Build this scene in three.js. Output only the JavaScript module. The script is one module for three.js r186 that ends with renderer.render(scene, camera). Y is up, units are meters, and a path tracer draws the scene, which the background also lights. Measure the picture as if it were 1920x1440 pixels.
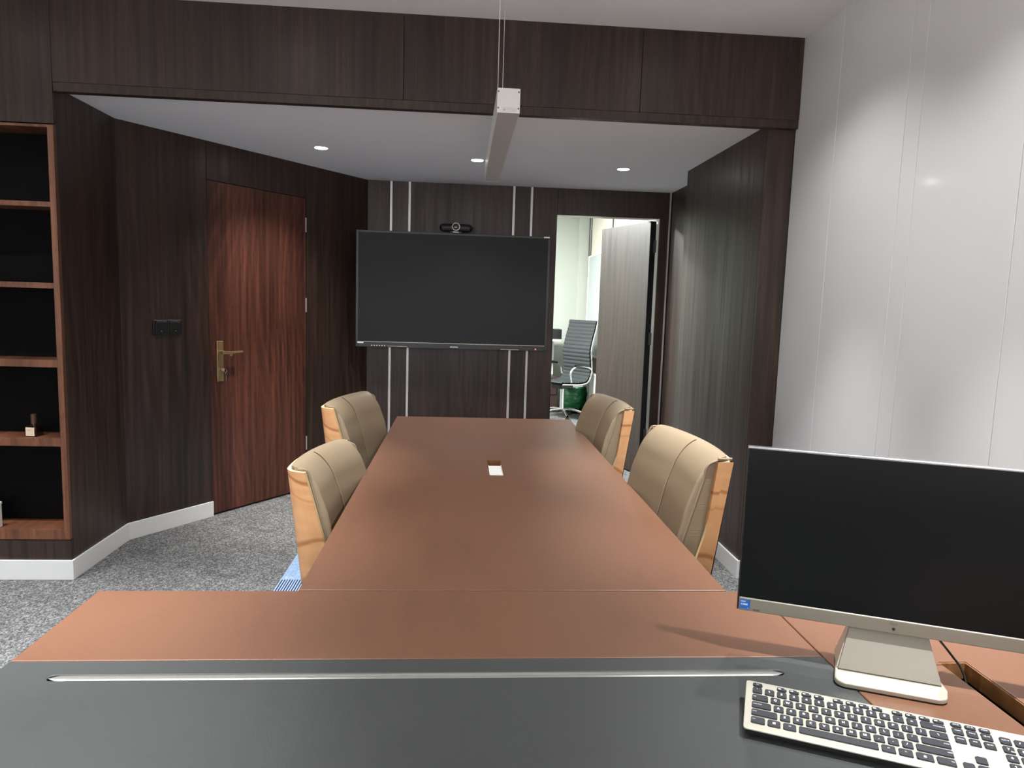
import * as THREE from 'three';
import { RoundedBoxGeometry } from 'three/addons/geometries/RoundedBoxGeometry.js';
import { mergeGeometries } from 'three/addons/utils/BufferGeometryUtils.js';
import { RectAreaLightUniformsLib } from 'three/addons/lights/RectAreaLightUniformsLib.js';
RectAreaLightUniformsLib.init();

// ------------------------------------------------------------------ camera, light, exposure
const scene = new THREE.Scene();
scene.background = new THREE.Color().setRGB(5.5, 5.45, 5.4);   // even overcast sky; it enters only by the windows behind the camera
const camera = new THREE.PerspectiveCamera(57.26, 4 / 3, 0.05, 40);
camera.matrixAutoUpdate = true;
{
  const m = new THREE.Matrix4().makeBasis(new THREE.Vector3(0.99708, 0.03099, 0.06985), new THREE.Vector3(-0.0227, 0.99294, -0.11641), new THREE.Vector3(-0.07296, 0.11448, 0.99074));
  camera.quaternion.setFromRotationMatrix(m);
  camera.position.set(0, 1.41, 0);
}
scene.add(camera);
const renderer = new THREE.WebGLRenderer({ antialias: true });
renderer.toneMapping = THREE.LinearToneMapping;
renderer.toneMappingExposure = 1.12;
renderer.shadowMap.enabled = true;
const WARM = new THREE.Color(0.985, 0.99, 1.0), COOL = new THREE.Color(0.98, 1.0, 0.98), AMBER = new THREE.Color(1.0, 0.955, 0.905);
const I_MAIN = 24, I_NICHE = 18, I_OFFICE = 100, SPILL = 3.1, SPILL_NICHE = 4.6;
const CEIL = 2.722, NICHE = 2.322, HEAD = 2.298, DESK = 0.75;

// ------------------------------------------------------------------ helpers
const taken = {};
function numbered(n) { const k = (taken[n] = (taken[n] ?? -1) + 1); return k ? `${n}_${String(k).padStart(3, '0')}` : n; }
let seed = 7;
function rnd() { seed = (seed * 1664525 + 1013904223) >>> 0; return seed / 4294967296; }
function mesh(name, geo, mat, parent) {
  const o = new THREE.Mesh(geo, mat);
  o.name = parent ? name : numbered(name);
  o.castShadow = o.receiveShadow = true;
  (parent ?? scene).add(o);
  return o;
}
function tag(o, label, category, group) { o.userData.label = label; o.userData.category = category; if (group) o.userData.group = group; return o; }
function thing(name, label, category, [x, y, z] = [0, 0, 0], turn = 0, group) {
  const o = new THREE.Group(); o.name = numbered(name); o.position.set(x, y, z); o.rotation.y = turn; scene.add(o);
  return tag(o, label, category, group);
}
function structGroup(name, [x, y, z] = [0, 0, 0], turn = 0) {
  const o = new THREE.Group(); o.name = numbered(name); o.position.set(x, y, z); o.rotation.y = turn; o.userData.kind = 'structure'; scene.add(o); return o;
}
function struct(name, geo, mat) { const o = mesh(name, geo, mat); o.userData.kind = 'structure'; return o; }
// uv in metres; grain runs along the given axis
function metric(g, grain = 'y', ou = 0, ov = 0) {
  const p = g.attributes.position, n = g.attributes.normal, uv = new Float32Array(p.count * 2);
  for (let i = 0; i < p.count; i++) {
    const x = p.getX(i), y = p.getY(i), z = p.getZ(i), ax = Math.abs(n.getX(i)), ay = Math.abs(n.getY(i)), az = Math.abs(n.getZ(i));
    let a, b;
    if (grain === 'y') { if (ay > ax && ay > az) [a, b] = [x, z]; else if (ax > az) [a, b] = [z, y]; else [a, b] = [x, y]; }
    else if (grain === 'x') { if (ay > ax && ay > az) [a, b] = [z, x]; else if (ax > az) [a, b] = [y, z]; else [a, b] = [y, x]; }
    else { if (ay > ax && ay > az) [a, b] = [x, z]; else if (ax > az) [a, b] = [y, z]; else [a, b] = [x, y]; }
    uv[i * 2] = a + ou; uv[i * 2 + 1] = b + ov;
  }
  g.setAttribute('uv', new THREE.BufferAttribute(uv, 2));
  return g;
}
function box(x0, x1, y0, y1, z0, z1, { r = 0, grain = 'y', shift = true } = {}) {
  const w = x1 - x0, h = y1 - y0, d = z1 - z0;
  const g = r ? new RoundedBoxGeometry(w, h, d, 2, Math.min(r, w / 2.01, h / 2.01, d / 2.01)) : new THREE.BoxGeometry(w, h, d);
  g.translate((x0 + x1) / 2, (y0 + y1) / 2, (z0 + z1) / 2);
  return metric(g, grain, shift ? rnd() * 3 : 0, shift ? rnd() * 3 : 0);
}
function cyl(r0, r1, h, seg = 24) { return new THREE.CylinderGeometry(r0, r1, h, seg); }
function tube(pts, r, seg = 40, rad = 8, closed = false) {
  return new THREE.TubeGeometry(new THREE.CatmullRomCurve3(pts.map((p) => new THREE.Vector3(...p)), closed, 'centripetal'), seg, r, rad, closed);
}
function slab(shape, y0, y1, bevel = 0.002, grain = 'y') {   // a Shape in (x, -z) laid flat between heights y0 and y1
  const g = new THREE.ExtrudeGeometry(shape, { depth: y1 - y0 - 2 * bevel, bevelEnabled: bevel > 0, bevelSize: bevel, bevelThickness: bevel, bevelSegments: 2, bevelOffset: -bevel, curveSegments: 16 });
  g.rotateX(-Math.PI / 2); g.translate(0, y0 + bevel, 0);
  return metric(g, grain, rnd() * 2, rnd() * 2);
}
function rectShape(x0, x1, z0, z1) { const s = new THREE.Shape(); s.moveTo(x0, -z0); s.lineTo(x0, -z1); s.lineTo(x1, -z1); s.lineTo(x1, -z0); s.closePath(); return s; }
function grid(nu, nv, f, closeU = false) {   // parametric surface, u and v in 0..1, uv in the same range unless f gives its own
  const p = [], uv = [], idx = [];
  for (let j = 0; j <= nv; j++) for (let i = 0; i <= nu; i++) { const q = f(i / nu, j / nv); p.push(q[0], q[1], q[2]); uv.push(q[3] ?? i / nu, q[4] ?? j / nv); }
  for (let j = 0; j < nv; j++) for (let i = 0; i < nu; i++) { const a = j * (nu + 1) + i, b = a + 1, c = a + nu + 1, d = c + 1; idx.push(a, b, d, a, d, c); }
  const g = new THREE.BufferGeometry();
  g.setAttribute('position', new THREE.Float32BufferAttribute(p, 3)); g.setAttribute('uv', new THREE.Float32BufferAttribute(uv, 2)); g.setIndex(idx); g.computeVertexNormals();
  return g;
}
const smooth = (a, b, x) => { const t = Math.min(1, Math.max(0, (x - a) / (b - a))); return t * t * (3 - 2 * t); };

// ------------------------------------------------------------------ procedural textures
function hash(x, y, s) { let h = Math.imul(x, 374761393) ^ Math.imul(y, 668265263) ^ Math.imul(s, 1274126177); h = Math.imul(h ^ (h >>> 13), 1274126177); return ((h ^ (h >>> 16)) >>> 0) / 4294967296; }
function vnoise(x, y, px, py, s) {   // value noise that repeats after px, py cells
  const x0 = Math.floor(x), y0 = Math.floor(y), fx = x - x0, fy = y - y0, ux = fx * fx * (3 - 2 * fx), uy = fy * fy * (3 - 2 * fy);
  const X = (a) => ((a % px) + px) % px, Y = (a) => ((a % py) + py) % py;
  const a = hash(X(x0), Y(y0), s), b = hash(X(x0 + 1), Y(y0), s), c = hash(X(x0), Y(y0 + 1), s), d = hash(X(x0 + 1), Y(y0 + 1), s);
  return a + (b - a) * ux + (c - a) * uy + (a - b - c + d) * ux * uy;
}
function texture(n, m, wide, high, f, srgb = true) {   // f(u, v) in 0..1 gives [r, g, b] in 0..255; one repeat covers wide x high metres
  const d = new Uint8Array(n * m * 4);
  for (let j = 0; j < m; j++) for (let i = 0; i < n; i++) { const c = f(i / n, j / m), k = (j * n + i) * 4; d[k] = Math.max(0, Math.min(255, c[0])); d[k + 1] = Math.max(0, Math.min(255, c[1])); d[k + 2] = Math.max(0, Math.min(255, c[2])); d[k + 3] = 255; }
  const t = new THREE.DataTexture(d, n, m, THREE.RGBAFormat);
  t.wrapS = t.wrapT = THREE.RepeatWrapping; t.magFilter = THREE.LinearFilter; t.minFilter = THREE.LinearMipmapLinearFilter; t.generateMipmaps = true;
  t.repeat.set(1 / wide, 1 / high); if (srgb) t.colorSpace = THREE.SRGBColorSpace; t.needsUpdate = true;
  return t;
}
const mixc = (a, b, t) => [a[0] + (b[0] - a[0]) * t, a[1] + (b[1] - a[1]) * t, a[2] + (b[2] - a[2]) * t];
function veneer(dark, light, s, { arch = 0.5, fine = 1, n = 512, m = 1024, wide = 1.6, high = 2.6, planks = 14, bands = 0.25 } = {}) {
  return texture(n, m, wide, high, (u, v) => {
    const plank = vnoise(u * planks, v * 1, planks, 1, s + 5);
    const warp = vnoise(u * 6, v * 3, 6, 3, s) - 0.5;
    const rings = 0.5 + 0.5 * Math.sin(2 * Math.PI * (u * 26 + warp * 5 * arch + 0.7 * vnoise(u * 18, v * 4, 18, 4, s + 1)));
    const streak = vnoise(u * 110, v * 6, 110, 6, s + 2) * 0.6 + vnoise(u * 230, v * 12, 230, 12, s + 3) * 0.4;
    const pore = vnoise(u * 400, v * 60, 400, 60, s + 4);
    let t = 0.12 + bands * (plank - 0.5) * 2 + 0.14 * rings * rings + 0.62 * (streak - 0.2) * fine;
    t = Math.max(0, Math.min(1, t));
    const c = mixc(dark, light, t), k = pore > 0.8 ? 0.86 : 1;
    return [c[0] * k, c[1] * k, c[2] * k];
  });
}
const grainBump = texture(512, 512, 0.8, 1.6, (u, v) => { const g = 255 * (0.5 * vnoise(u * 160, v * 5, 160, 5, 31) + 0.5 * vnoise(u * 256, v * 16, 256, 16, 32)); return [g, g, g]; }, false);
const leatherBump = texture(256, 256, 0.08, 0.08, (u, v) => { const g = 255 * (0.6 * vnoise(u * 48, v * 48, 48, 48, 41) + 0.4 * vnoise(u * 96, v * 96, 96, 96, 42)); return [g, g, g]; }, false);
const glossVar = texture(512, 512, 0.8, 1.6, (u, v) => { const g = 90 + 80 * (0.5 * vnoise(u * 70, v * 3, 70, 3, 33) + 0.5 * vnoise(u * 20, v * 2, 20, 2, 34)); return [g, g, g]; }, false);   // satin lacquer, a little uneven along the grain
const walnut = veneer([31, 24, 20], [87, 62, 52], 11, { bands: 0.1, arch: 0.7, planks: 10 });
const walnutDoor = veneer([58, 33, 26], [136, 82, 64], 57, { arch: 1.1, bands: 0.16, planks: 9 });
const lipping = veneer([84, 50, 34], [150, 98, 70], 83, { arch: 0.3, bands: 0.22, planks: 20 });
const oak = texture(256, 1024, 0.5, 1.0, (u, v) => {   // pale figured plywood face: dark bands across the board now and then
  const w = vnoise(u * 4, v * 5, 4, 5, 91) - 0.5, bands = vnoise(u * 1, v * 34 + w * 2.2, 1, 34, 92), line = smooth(0.66, 0.92, bands), soft = vnoise(u * 8, v * 60, 8, 60, 93), fleck = vnoise(u * 60, v * 8, 60, 8, 94);
  const c = mixc([220, 168, 120], [150, 92, 52], 0.85 * line + 0.18 * soft + 0.06 * fleck); return c;
});
const rawWood = texture(256, 256, 0.3, 0.3, (u, v) => { const n = vnoise(u * 40, v * 6, 40, 6, 101), m = vnoise(u * 9, v * 30, 9, 30, 102); return mixc([150, 112, 74], [212, 176, 126], 0.6 * n + 0.4 * m); });
const carpetMap = texture(512, 512, 0.7, 0.7, (u, v) => {
  const a = vnoise(u * 190, v * 190, 190, 190, 121), b = vnoise(u * 90, v * 90, 90, 90, 122), c = vnoise(u * 12, v * 12, 12, 12, 123), d = vnoise(u * 240, v * 60, 240, 60, 124);
  const t = 0.42 * a + 0.3 * b + 0.08 * c + 0.2 * d; const g = 62 + 92 * smooth(0.2, 0.84, t); return [g, g * 1.01, g * 1.015];
});
const carpetBump = texture(512, 512, 0.45, 0.45, (u, v) => { const g = 255 * (0.5 * vnoise(u * 128, v * 128, 128, 128, 131) + 0.5 * vnoise(u * 64, v * 64, 64, 64, 132)); return [g, g, g]; }, false);
const rugMap = texture(256, 256, 0.3, 0.3, (u, v) => { const a = vnoise(u * 100, v * 100, 100, 100, 141), b = vnoise(u * 30, v * 30, 30, 30, 142); return mixc([104, 136, 176], [186, 208, 232], 0.6 * a + 0.4 * b); });
const stripeMap = texture(256, 128, 0.3, 0.3, (u, v) => { const s = (u * 24) % 1 < 0.46 ? 1 : 0, a = vnoise(u * 96, v * 100, 96, 100, 151); return mixc([34, 52, 92], [190, 212, 238], s * (0.7 + 0.3 * a)); });
const deskMap = texture(512, 512, 1.7, 1.7, (u, v) => {   // leathery board: faint clouding and smears
  const a = vnoise(u * 7, v * 5, 7, 5, 161), b = vnoise(u * 40, v * 12, 40, 12, 162), c = vnoise(u * 160, v * 160, 160, 160, 163); const k = 0.93 + 0.06 * a + 0.05 * b + 0.04 * c; return [255 * k, 255 * k, 255 * k];
});

// ------------------------------------------------------------------ materials
const S = (o) => new THREE.MeshStandardMaterial(o), P = (o) => new THREE.MeshPhysicalMaterial(o);
const M = {
  walnut: P({ map: walnut, bumpMap: grainBump, bumpScale: 0.00022, roughness: 0.8, roughnessMap: glossVar, specularIntensity: 0.85 }),
  walnutDoor: P({ map: walnutDoor, bumpMap: grainBump, bumpScale: 0.00022, roughness: 0.42, specularIntensity: 0.7 }),
  lipping: S({ map: lipping, roughness: 0.42 }),
  blackBoard: P({ color: 0x070606, roughness: 0.8, specularIntensity: 0.25 }),
  oak: S({ map: oak, roughness: 0.38 }),
  ply: S({ color: 0xe9cf9c, roughness: 0.5 }),
  rawWood: S({ map: rawWood, color: 0xb9a084, roughness: 0.75 }),
  brown: S({ map: deskMap, color: 0x6e4b37, bumpMap: leatherBump, bumpScale: 0.00015, roughness: 0.42 }),
  grey: S({ map: deskMap, color: 0x3d403f, bumpMap: leatherBump, bumpScale: 0.00015, roughness: 0.45 }),
  channel: S({ color: 0x94938f, roughness: 0.34, metalness: 0.25 }),
  carpet: S({ map: carpetMap, bumpMap: carpetBump, bumpScale: 0.004, roughness: 1 }),
  rug: S({ map: rugMap, bumpMap: carpetBump, bumpScale: 0.003, roughness: 1 }),
  rugStripe: S({ map: stripeMap, bumpMap: carpetBump, bumpScale: 0.003, roughness: 1 }),
  ceiling: S({ color: 0xf1f0f2, roughness: 0.95 }),
  whitePanel: P({ color: 0xdedfdf, roughness: 0.4, clearcoat: 0.7, clearcoatRoughness: 0.1 }),
  whitePaint: S({ color: 0xe6e6e2, roughness: 0.8 }),
  skirting: S({ color: 0xe2e4e4, roughness: 0.5 }),
  officeWall: S({ color: 0xb4b9b1, roughness: 0.9 }),
  cream: S({ color: 0xcfcabd, roughness: 0.5 }),
  leather: P({ color: 0x93826a, bumpMap: leatherBump, bumpScale: 0.0003, roughness: 0.42, specularIntensity: 0.8 }),
  thread: S({ color: 0x4f3d28, roughness: 0.8 }),
  pane: P({ color: 0xffffff, transmission: 1, thickness: 0, roughness: 0, ior: 1.45 }),
  chin: S({ color: 0x8b857a, roughness: 0.4, metalness: 0.4 }),
  chromeSoft: S({ color: 0xa9a9ad, roughness: 0.25, metalness: 0.7 }),
  chrome: S({ color: 0xd9dadc, roughness: 0.14, metalness: 1 }),
  alu: S({ color: 0xcfcaca, roughness: 0.4, metalness: 0.55 }),
  brass: S({ color: 0xb39a72, roughness: 0.42, metalness: 0.8 }),
  blackPlastic: S({ color: 0x121312, roughness: 0.42 }),
  blackMatte: S({ color: 0x0b0b0c, roughness: 0.8 }),
  bezel: S({ color: 0x17181a, roughness: 0.35 }),
  tvGlass: P({ color: 0x17191c, roughness: 0.45, specularIntensity: 0.5 }),
  pcGlass: P({ color: 0x06080a, roughness: 0.3, specularIntensity: 0.45 }),
  silver: S({ color: 0xb9b2a4, roughness: 0.36, metalness: 0.35 }),
  silverDark: S({ color: 0xa7a296, roughness: 0.4, metalness: 0.4 }),
  lampWhite: S({ color: 0xe4e2de, roughness: 0.45 }),
  diffuserOff: S({ color: 0xb9b6b4, roughness: 0.7 }),
  lens: S({ color: 0xffffff, emissive: 0xfffaf0, emissiveIntensity: 30, roughness: 0.5 }),
  officeLens: S({ color: 0xffffff, emissive: 0xf4fff6, emissiveIntensity: 2.5, roughness: 0.5 }),
  screw: S({ color: 0x6d6d6d, roughness: 0.4, metalness: 0.8 }),
  amber: P({ color: 0x1d0f08, roughness: 0.1, specularIntensity: 1, clearcoat: 1, clearcoatRoughness: 0.05 }),
  bottleCap: S({ color: 0x4a3022, roughness: 0.45 }),
  paper: S({ color: 0xdccab0, roughness: 0.9 }),
  officeGrey: S({ color: 0x34393b, roughness: 0.45 }),
  bag: P({ color: 0x1f6b3f, roughness: 0.3, clearcoat: 0.3 }),
  whiteboard: P({ color: 0xb4bbc0, roughness: 0.2, clearcoat: 0.5 }),
  deskBrown: S({ color: 0x3a2620, roughness: 0.5 }),
  white: S({ color: 0xf0f0ec, roughness: 0.5 }),
  keyBody: S({ color: 0xb0ad9e, roughness: 0.36, metalness: 0.15 }),
  redGlow: S({ color: 0x300000, emissive: 0xff8a90, emissiveIntensity: 1.2 }),
};

// flat print: small canvases
function print(w, h, draw) {
  const c = document.createElement('canvas'); c.width = w; c.height = h; const x = c.getContext('2d'); draw(x, w, h);
  const t = new THREE.CanvasTexture(c); t.colorSpace = THREE.SRGBColorSpace; t.magFilter = THREE.LinearFilter; return t;
}
function plate(name, w, h, mat, parent, [x, y, z], turn) { const o = mesh(name, new THREE.PlaneGeometry(w, h), mat, parent); o.position.set(x, y, z); if (turn) o.rotation.set(...turn); return o; }

// ------------------------------------------------------------------ the setting
const Z0 = -3.453;
// floor: one carpet through both rooms and the office beyond
struct('floor', box(-4.4, 2.3, -0.1, 0, -10.2, 2.4, { shift: false }), M.carpet);
struct('ceiling', box(-4.4, 1.9, CEIL, CEIL + 0.1, -3.6, 2.4, { shift: false }), M.ceiling);
struct('ceiling', box(-2.2, 1.9, NICHE, NICHE + 0.08, -5.72, Z0 - 0.0465, { shift: false }), M.ceiling);

// shelf wall and header: veneer boards over a core
{
  const w = structGroup('wall_front');
  const board = (x0, x1, y0, y1) => mesh('panel', box(x0, x1, y0, y1, Z0 - 0.018, Z0, { r: 0.0012 }), M.walnut, w);
  board(-4.4, -2.893, 0, CEIL); board(-2.89, -1.8725, 2.156, CEIL); board(-2.89, -1.8725, 0, 0.196);
  board(-1.87, -0.2985, HEAD + 0.0405, CEIL); board(-0.2965, 0.8268, HEAD + 0.0405, CEIL); board(0.8288, 1.618, HEAD + 0.0405, CEIL);
  mesh('edge_board', box(-1.87, 1.617, HEAD, HEAD + 0.04, Z0 - 0.046, Z0 - 0.002, { r: 0.001 }), M.walnut, w);
  mesh('core', box(-1.87, 1.62, HEAD + 0.043, CEIL + 0.02, Z0 - 0.044, Z0 - 0.02), M.blackBoard, w);
  mesh('core', box(-4.4, -1.92, 0, CEIL, Z0 - 0.26, Z0 - 0.21), M.blackBoard, w);
}
// short side wall from the shelf corner back to the door wall
{
  const w = structGroup('wall_left');
  mesh('panel', box(-1.892, -1.872, 0, 2.4, -4.03, Z0 - 0.0185, { r: 0.001 }), M.walnut, w);
  mesh('core', box(-2.0, -1.8925, 0, 2.4, -4.05, Z0 - 0.2), M.blackBoard, w);
}
// slanted wall with the closed door: local x runs along the wall, +z faces the room
const SL = Math.atan2(0.8243, 0.5664);
{
  const w = structGroup('wall_slanted', [-1.872, 0, -4.027], SL);
  const board = (a, b, y0, y1) => mesh('panel', box(a, b, y0, y1, -0.02, 0, { r: 0.001 }), M.walnut, w);
  board(0, 0.5515, 0, 2.4); board(0.5545, 1.3485, 2.0965, 2.4); board(1.3515, 2.02, 0, 2.4);
  mesh('core', box(-0.05, 2.15, 0, 2.4, -0.14, -0.072), M.blackBoard, w);
}
{
  const d = structGroup('door_1', [-1.872, 0, -4.027], SL);
  mesh('leaf', box(0.5565, 1.3455, 0.012, 2.092, -0.045, -0.004, { r: 0.0015 }), M.walnutDoor, d);
  mesh('frame', mergeGeometries([box(0.5525, 0.5545, 0, 2.096, -0.07, -0.001), box(1.3475, 1.3505, 0, 2.096, -0.07, -0.001), box(0.5545, 1.3475, 2.0935, 2.096, -0.07, -0.001)]), M.blackMatte, d);
  for (const y of [0.3, 1.3, 1.86]) mesh('hinge', box(1.342, 1.3495, y, y + 0.1, -0.004, 0.002, { r: 0.001 }), M.alu, d);
  const lp = mesh('lock_plate', box(0.602, 0.648, 0.86, 1.115, -0.003, 0.008, { r: 0.003 }), M.brass, d);
  mesh('spindle', cyl(0.012, 0.012, 0.03).rotateX(Math.PI / 2).translate(0.625, 1.045, 0.022), M.brass, lp);
  const lv = mesh('lever', new THREE.ExtrudeGeometry((() => { const s = new THREE.Shape(); s.moveTo(-0.014, -0.008); s.lineTo(0.03, -0.009); s.quadraticCurveTo(0.08, -0.006, 0.135, -0.002); s.lineTo(0.135, 0.004); s.quadraticCurveTo(0.07, 0.003, 0.03, 0.004); s.lineTo(-0.014, 0.008); s.closePath(); return s; })(), { depth: 0.014, bevelEnabled: true, bevelSize: 0.002, bevelThickness: 0.002, bevelSegments: 2 }).translate(0.625, 1.045, 0.038), M.brass, d);
  mesh('lever_tab', box(0.664, 0.686, 1.022, 1.038, 0.04, 0.05, { r: 0.002 }), M.brass, lv);
  mesh('keyhole', cyl(0.009, 0.009, 0.012).rotateX(Math.PI / 2).translate(0.632, 0.935, 0.01), M.brass, lp);
}
// wall behind the screen, with the opening to the office
const Z1 = -5.66;
{
  const w = structGroup('wall_back');
  const board = (x0, x1, y0, y1) => mesh('panel', box(x0, x1, y0, y1, Z1 - 0.02, Z1, { r: 0.001 }), M.walnut, w);
  board(-0.78, -0.5795, 0, 2.4); board(-0.5605, -0.4375, 0, 2.4); board(-0.4185, 0.3785, 0, 2.4); board(0.3975, 0.5195, 0, 2.4); board(0.5385, 0.735, 0, 2.4);
  board(0.737, 1.5005, 2.116, 2.4); board(1.5025, 1.66, 2.116, 2.4); board(1.566, 1.66, 0, 2.115);
  mesh('core', mergeGeometries([box(-0.78, 0.73, 0, 2.8, Z1 - 0.12, Z1 - 0.021), box(0.73, 1.57, 2.13, 2.8, Z1 - 0.12, Z1 - 0.021), box(1.57, 1.75, 0, 2.8, Z1 - 0.12, Z1 - 0.021)]), M.blackBoard, w);
  mesh('door_frame', mergeGeometries([box(0.729, 0.735, 0, 2.122, Z1 - 0.125, Z1 - 0.0205), box(1.566, 1.571, 0, 2.122, Z1 - 0.125, Z1 - 0.0205), box(0.735, 1.566, 2.116, 2.13, Z1 - 0.125, Z1 - 0.0205)]), M.alu, w);
}
for (const x of [-0.57, -0.428, 0.388, 0.529]) struct('trim_' + [-0.57, -0.428, 0.388, 0.529].indexOf(x), box(x - 0.009, x + 0.009, 0, NICHE, Z1 - 0.012, Z1 + 0.003, { r: 0.001 }), M.alu);
struct('trim_5', box(1.636, 1.648, 0, NICHE, Z1 + 0.0005, Z1 + 0.012, { r: 0.001 }), M.alu);
// right side: pier of veneer boards, recess behind it, white laminate wall in front
{
  const w = structGroup('wall_right');
  mesh('panel', box(1.486, 1.506, 0, 2.4, -4.73, -3.512, { r: 0.0012 }), M.walnut, w);
  mesh('panel', box(1.486, 1.62, 0, 2.4, -3.51, -3.49, { r: 0.0012 }), M.walnut, w);
  mesh('panel', box(1.486, 1.655, 0, 2.4, -4.75, -4.732, { r: 0.0012 }), M.walnut, w);
  mesh('panel', box(1.655, 1.675, 0, 2.4, Z1 - 0.02, -4.752, { r: 0.001 }), M.walnut, w);
  mesh('core', mergeGeometries([box(1.5065, 1.7, 0, 2.4, -4.73, -3.52), box(1.676, 1.75, 0, 2.4, -5.8, -4.7)]), M.blackBoard, w);
}
{
  const w = structGroup('wall_white');
  const cuts = [-3.488, -3.094, -2.594, -2.504, -2.008, -1.2, -0.4, 0.4, 1.2, 2.4];
  for (let i = 0; i + 1 < cuts.length; i++) mesh('panel', box(1.62, 1.64, 0, CEIL, cuts[i] + 0.0012, cuts[i + 1] - 0.0012, { r: 0.0015 }), M.whitePanel, w);
  mesh('core', box(1.641, 1.75, 0, CEIL + 0.05, -3.6, 2.4), M.skirting, w);
}
{
  const w = structGroup('wall_rear');   // window wall behind the camera
  const wx = [[-3.9, -2.3], [-1.9, -0.3], [0.05, 1.4]];
  mesh('wall_below', box(-4.4, 1.75, 0, 0.85, 2.3, 2.45), M.whitePaint, w);
  mesh('wall_above', box(-4.4, 1.75, 2.3, CEIL, 2.3, 2.45), M.whitePaint, w);
  let x = -4.4; for (const [a, b] of [...wx, [1.75, 1.75]]) { mesh('wall_pier', box(x, a, 0.8505, 2.2995, 2.3, 2.45), M.whitePaint, w); x = b; }
  wx.forEach(([a, b], i) => {
    const g = structGroup('window_' + (i + 1));
    mesh('frame', mergeGeometries([box(a, a + 0.04, 0.85, 2.3, 2.36, 2.41), box(b - 0.04, b, 0.85, 2.3, 2.36, 2.41), box(a + 0.04, b - 0.04, 0.85, 0.89, 2.36, 2.41), box(a + 0.04, b - 0.04, 2.26, 2.3, 2.36, 2.41)]), M.white, g);
    mesh('pane', new THREE.PlaneGeometry(b - a - 0.08, 1.37).translate((a + b) / 2, 1.575, 2.385), M.pane, g);
  });
}
struct('wall_far_left', box(-4.5, -4.4, 0, CEIL, -3.6, 2.4), M.whitePaint);
// skirtings
const sk = 0.098;
const skirt = (name, x0, x1, z0, z1) => struct(name, box(x0, x1, 0, sk, z0, z1, { r: 0.002 }), M.skirting);
skirt('baseboard_front', -4.4, -1.8605, Z0 + 0.0005, Z0 + 0.012);
skirt('baseboard_left', -1.8715, -1.8605, -4.026, Z0 + 0.0);
{ const g = structGroup('baseboard_slanted', [-1.872, 0, -4.027], SL); mesh('board', box(0.004, 0.556, 0, sk, 0.0005, 0.012, { r: 0.002 }), M.skirting, g); }
skirt('baseboard_right', 1.474, 1.4855, -4.73, -3.479);
skirt('baseboard_pier', 1.4855, 1.62, -3.4895, -3.479);
{ const g = structGroup('baseboard_screen'); mesh('board', box(-0.74, 0.728, 0, sk, Z1 + 0.0035, Z1 + 0.014, { r: 0.002 }), M.skirting, g); }

// ------------------------------------------------------------------ recessed lamps
function downlight(label, x, y, z, inten, color, group) {
  const t = thing('downlight', label, 'ceiling light', [x, y, z], 0, group);
  mesh('trim_ring', new THREE.LatheGeometry([[0.036, -0.001], [0.046, -0.004], [0.05, -0.002], [0.05, 0.0], [0.036, 0.0]].map((q) => new THREE.Vector2(...q)), 32), M.lampWhite, t);
  mesh('lens', new THREE.CylinderGeometry(0.037, 0.037, 0.004, 28).translate(0, -0.0015, 0), M.lens, t);
  for (const [name, k, angle, soft] of [['beam', inten, 0.43, 1], ['spill', y < 2.5 ? SPILL_NICHE : SPILL, 1.02, 0.75]]) {   // reflector beam and the wider spill round it
    const s = new THREE.SpotLight(color, k, 0, angle, soft, 2);
    s.position.set(0, -0.035, 0); s.target.position.set(x, 0, z); s.castShadow = true; s.shadow.radius = 0.9; s.name = name;
    t.add(s);
  }
  return t;
}
downlight('lit round downlight above the closed door, leftmost of three', -0.889, NICHE, -4.542, I_NICHE, AMBER);
downlight('lit round downlight just left of the hanging bar lamp', 0.076, NICHE, -4.699, I_NICHE, AMBER);
downlight('lit round downlight in front of the open doorway', 1.054, NICHE, -4.777, I_NICHE, AMBER);
for (const [x, col] of [[1.05, 'near the white wall'], [-0.92, 'over the middle of the room'], [-2.3, 'in front of the shelves']])
  for (const [z, row] of [[-2.78, 'farthest row'], [-1.89, 'second row'], [-0.93, 'third row']])
    downlight(`round ceiling downlight ${col}, ${row}`, x, CEIL, z, I_MAIN, WARM, 'downlights of the main room');

// ------------------------------------------------------------------ office seen through the doorway
{
  const o = structGroup('wall_office');
  mesh('back_wall', box(-1.0, 2.0, 0, 2.8, -9.8, -9.7), M.officeWall, o);
  mesh('side_wall', box(-1.1, -1.0, 0, 2.8, -9.8, -5.7), M.officeWall, o);
  mesh('column', box(1.56, 1.7, 0, 2.8, -9.7, -9.58, { r: 0.004 }), M.officeWall, o);
  mesh('panel', box(1.7, 1.72, 0, 2.8, -9.56, -8.085), M.cream, o);
  mesh('panel', box(1.7, 1.72, 0, 2.8, -8.065, -5.79), M.cream, o);
  mesh('wainscot', box(1.69, 1.6995, 0, 0.98, -9.56, -8.6), M.walnut, o);
  for (const z of [-9.578, -9.45, -8.09]) mesh('mullion', box(1.688, 1.7, 0, 2.8, z, z + 0.03), M.screw, o);
  mesh('core', box(1.721, 1.85, 0, 2.8, -9.8, -5.7), M.blackBoard, o);
  struct('ceiling', box(-1.1, 1.85, 2.72, 2.8, -9.8, -5.68), M.ceiling);
}
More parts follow.
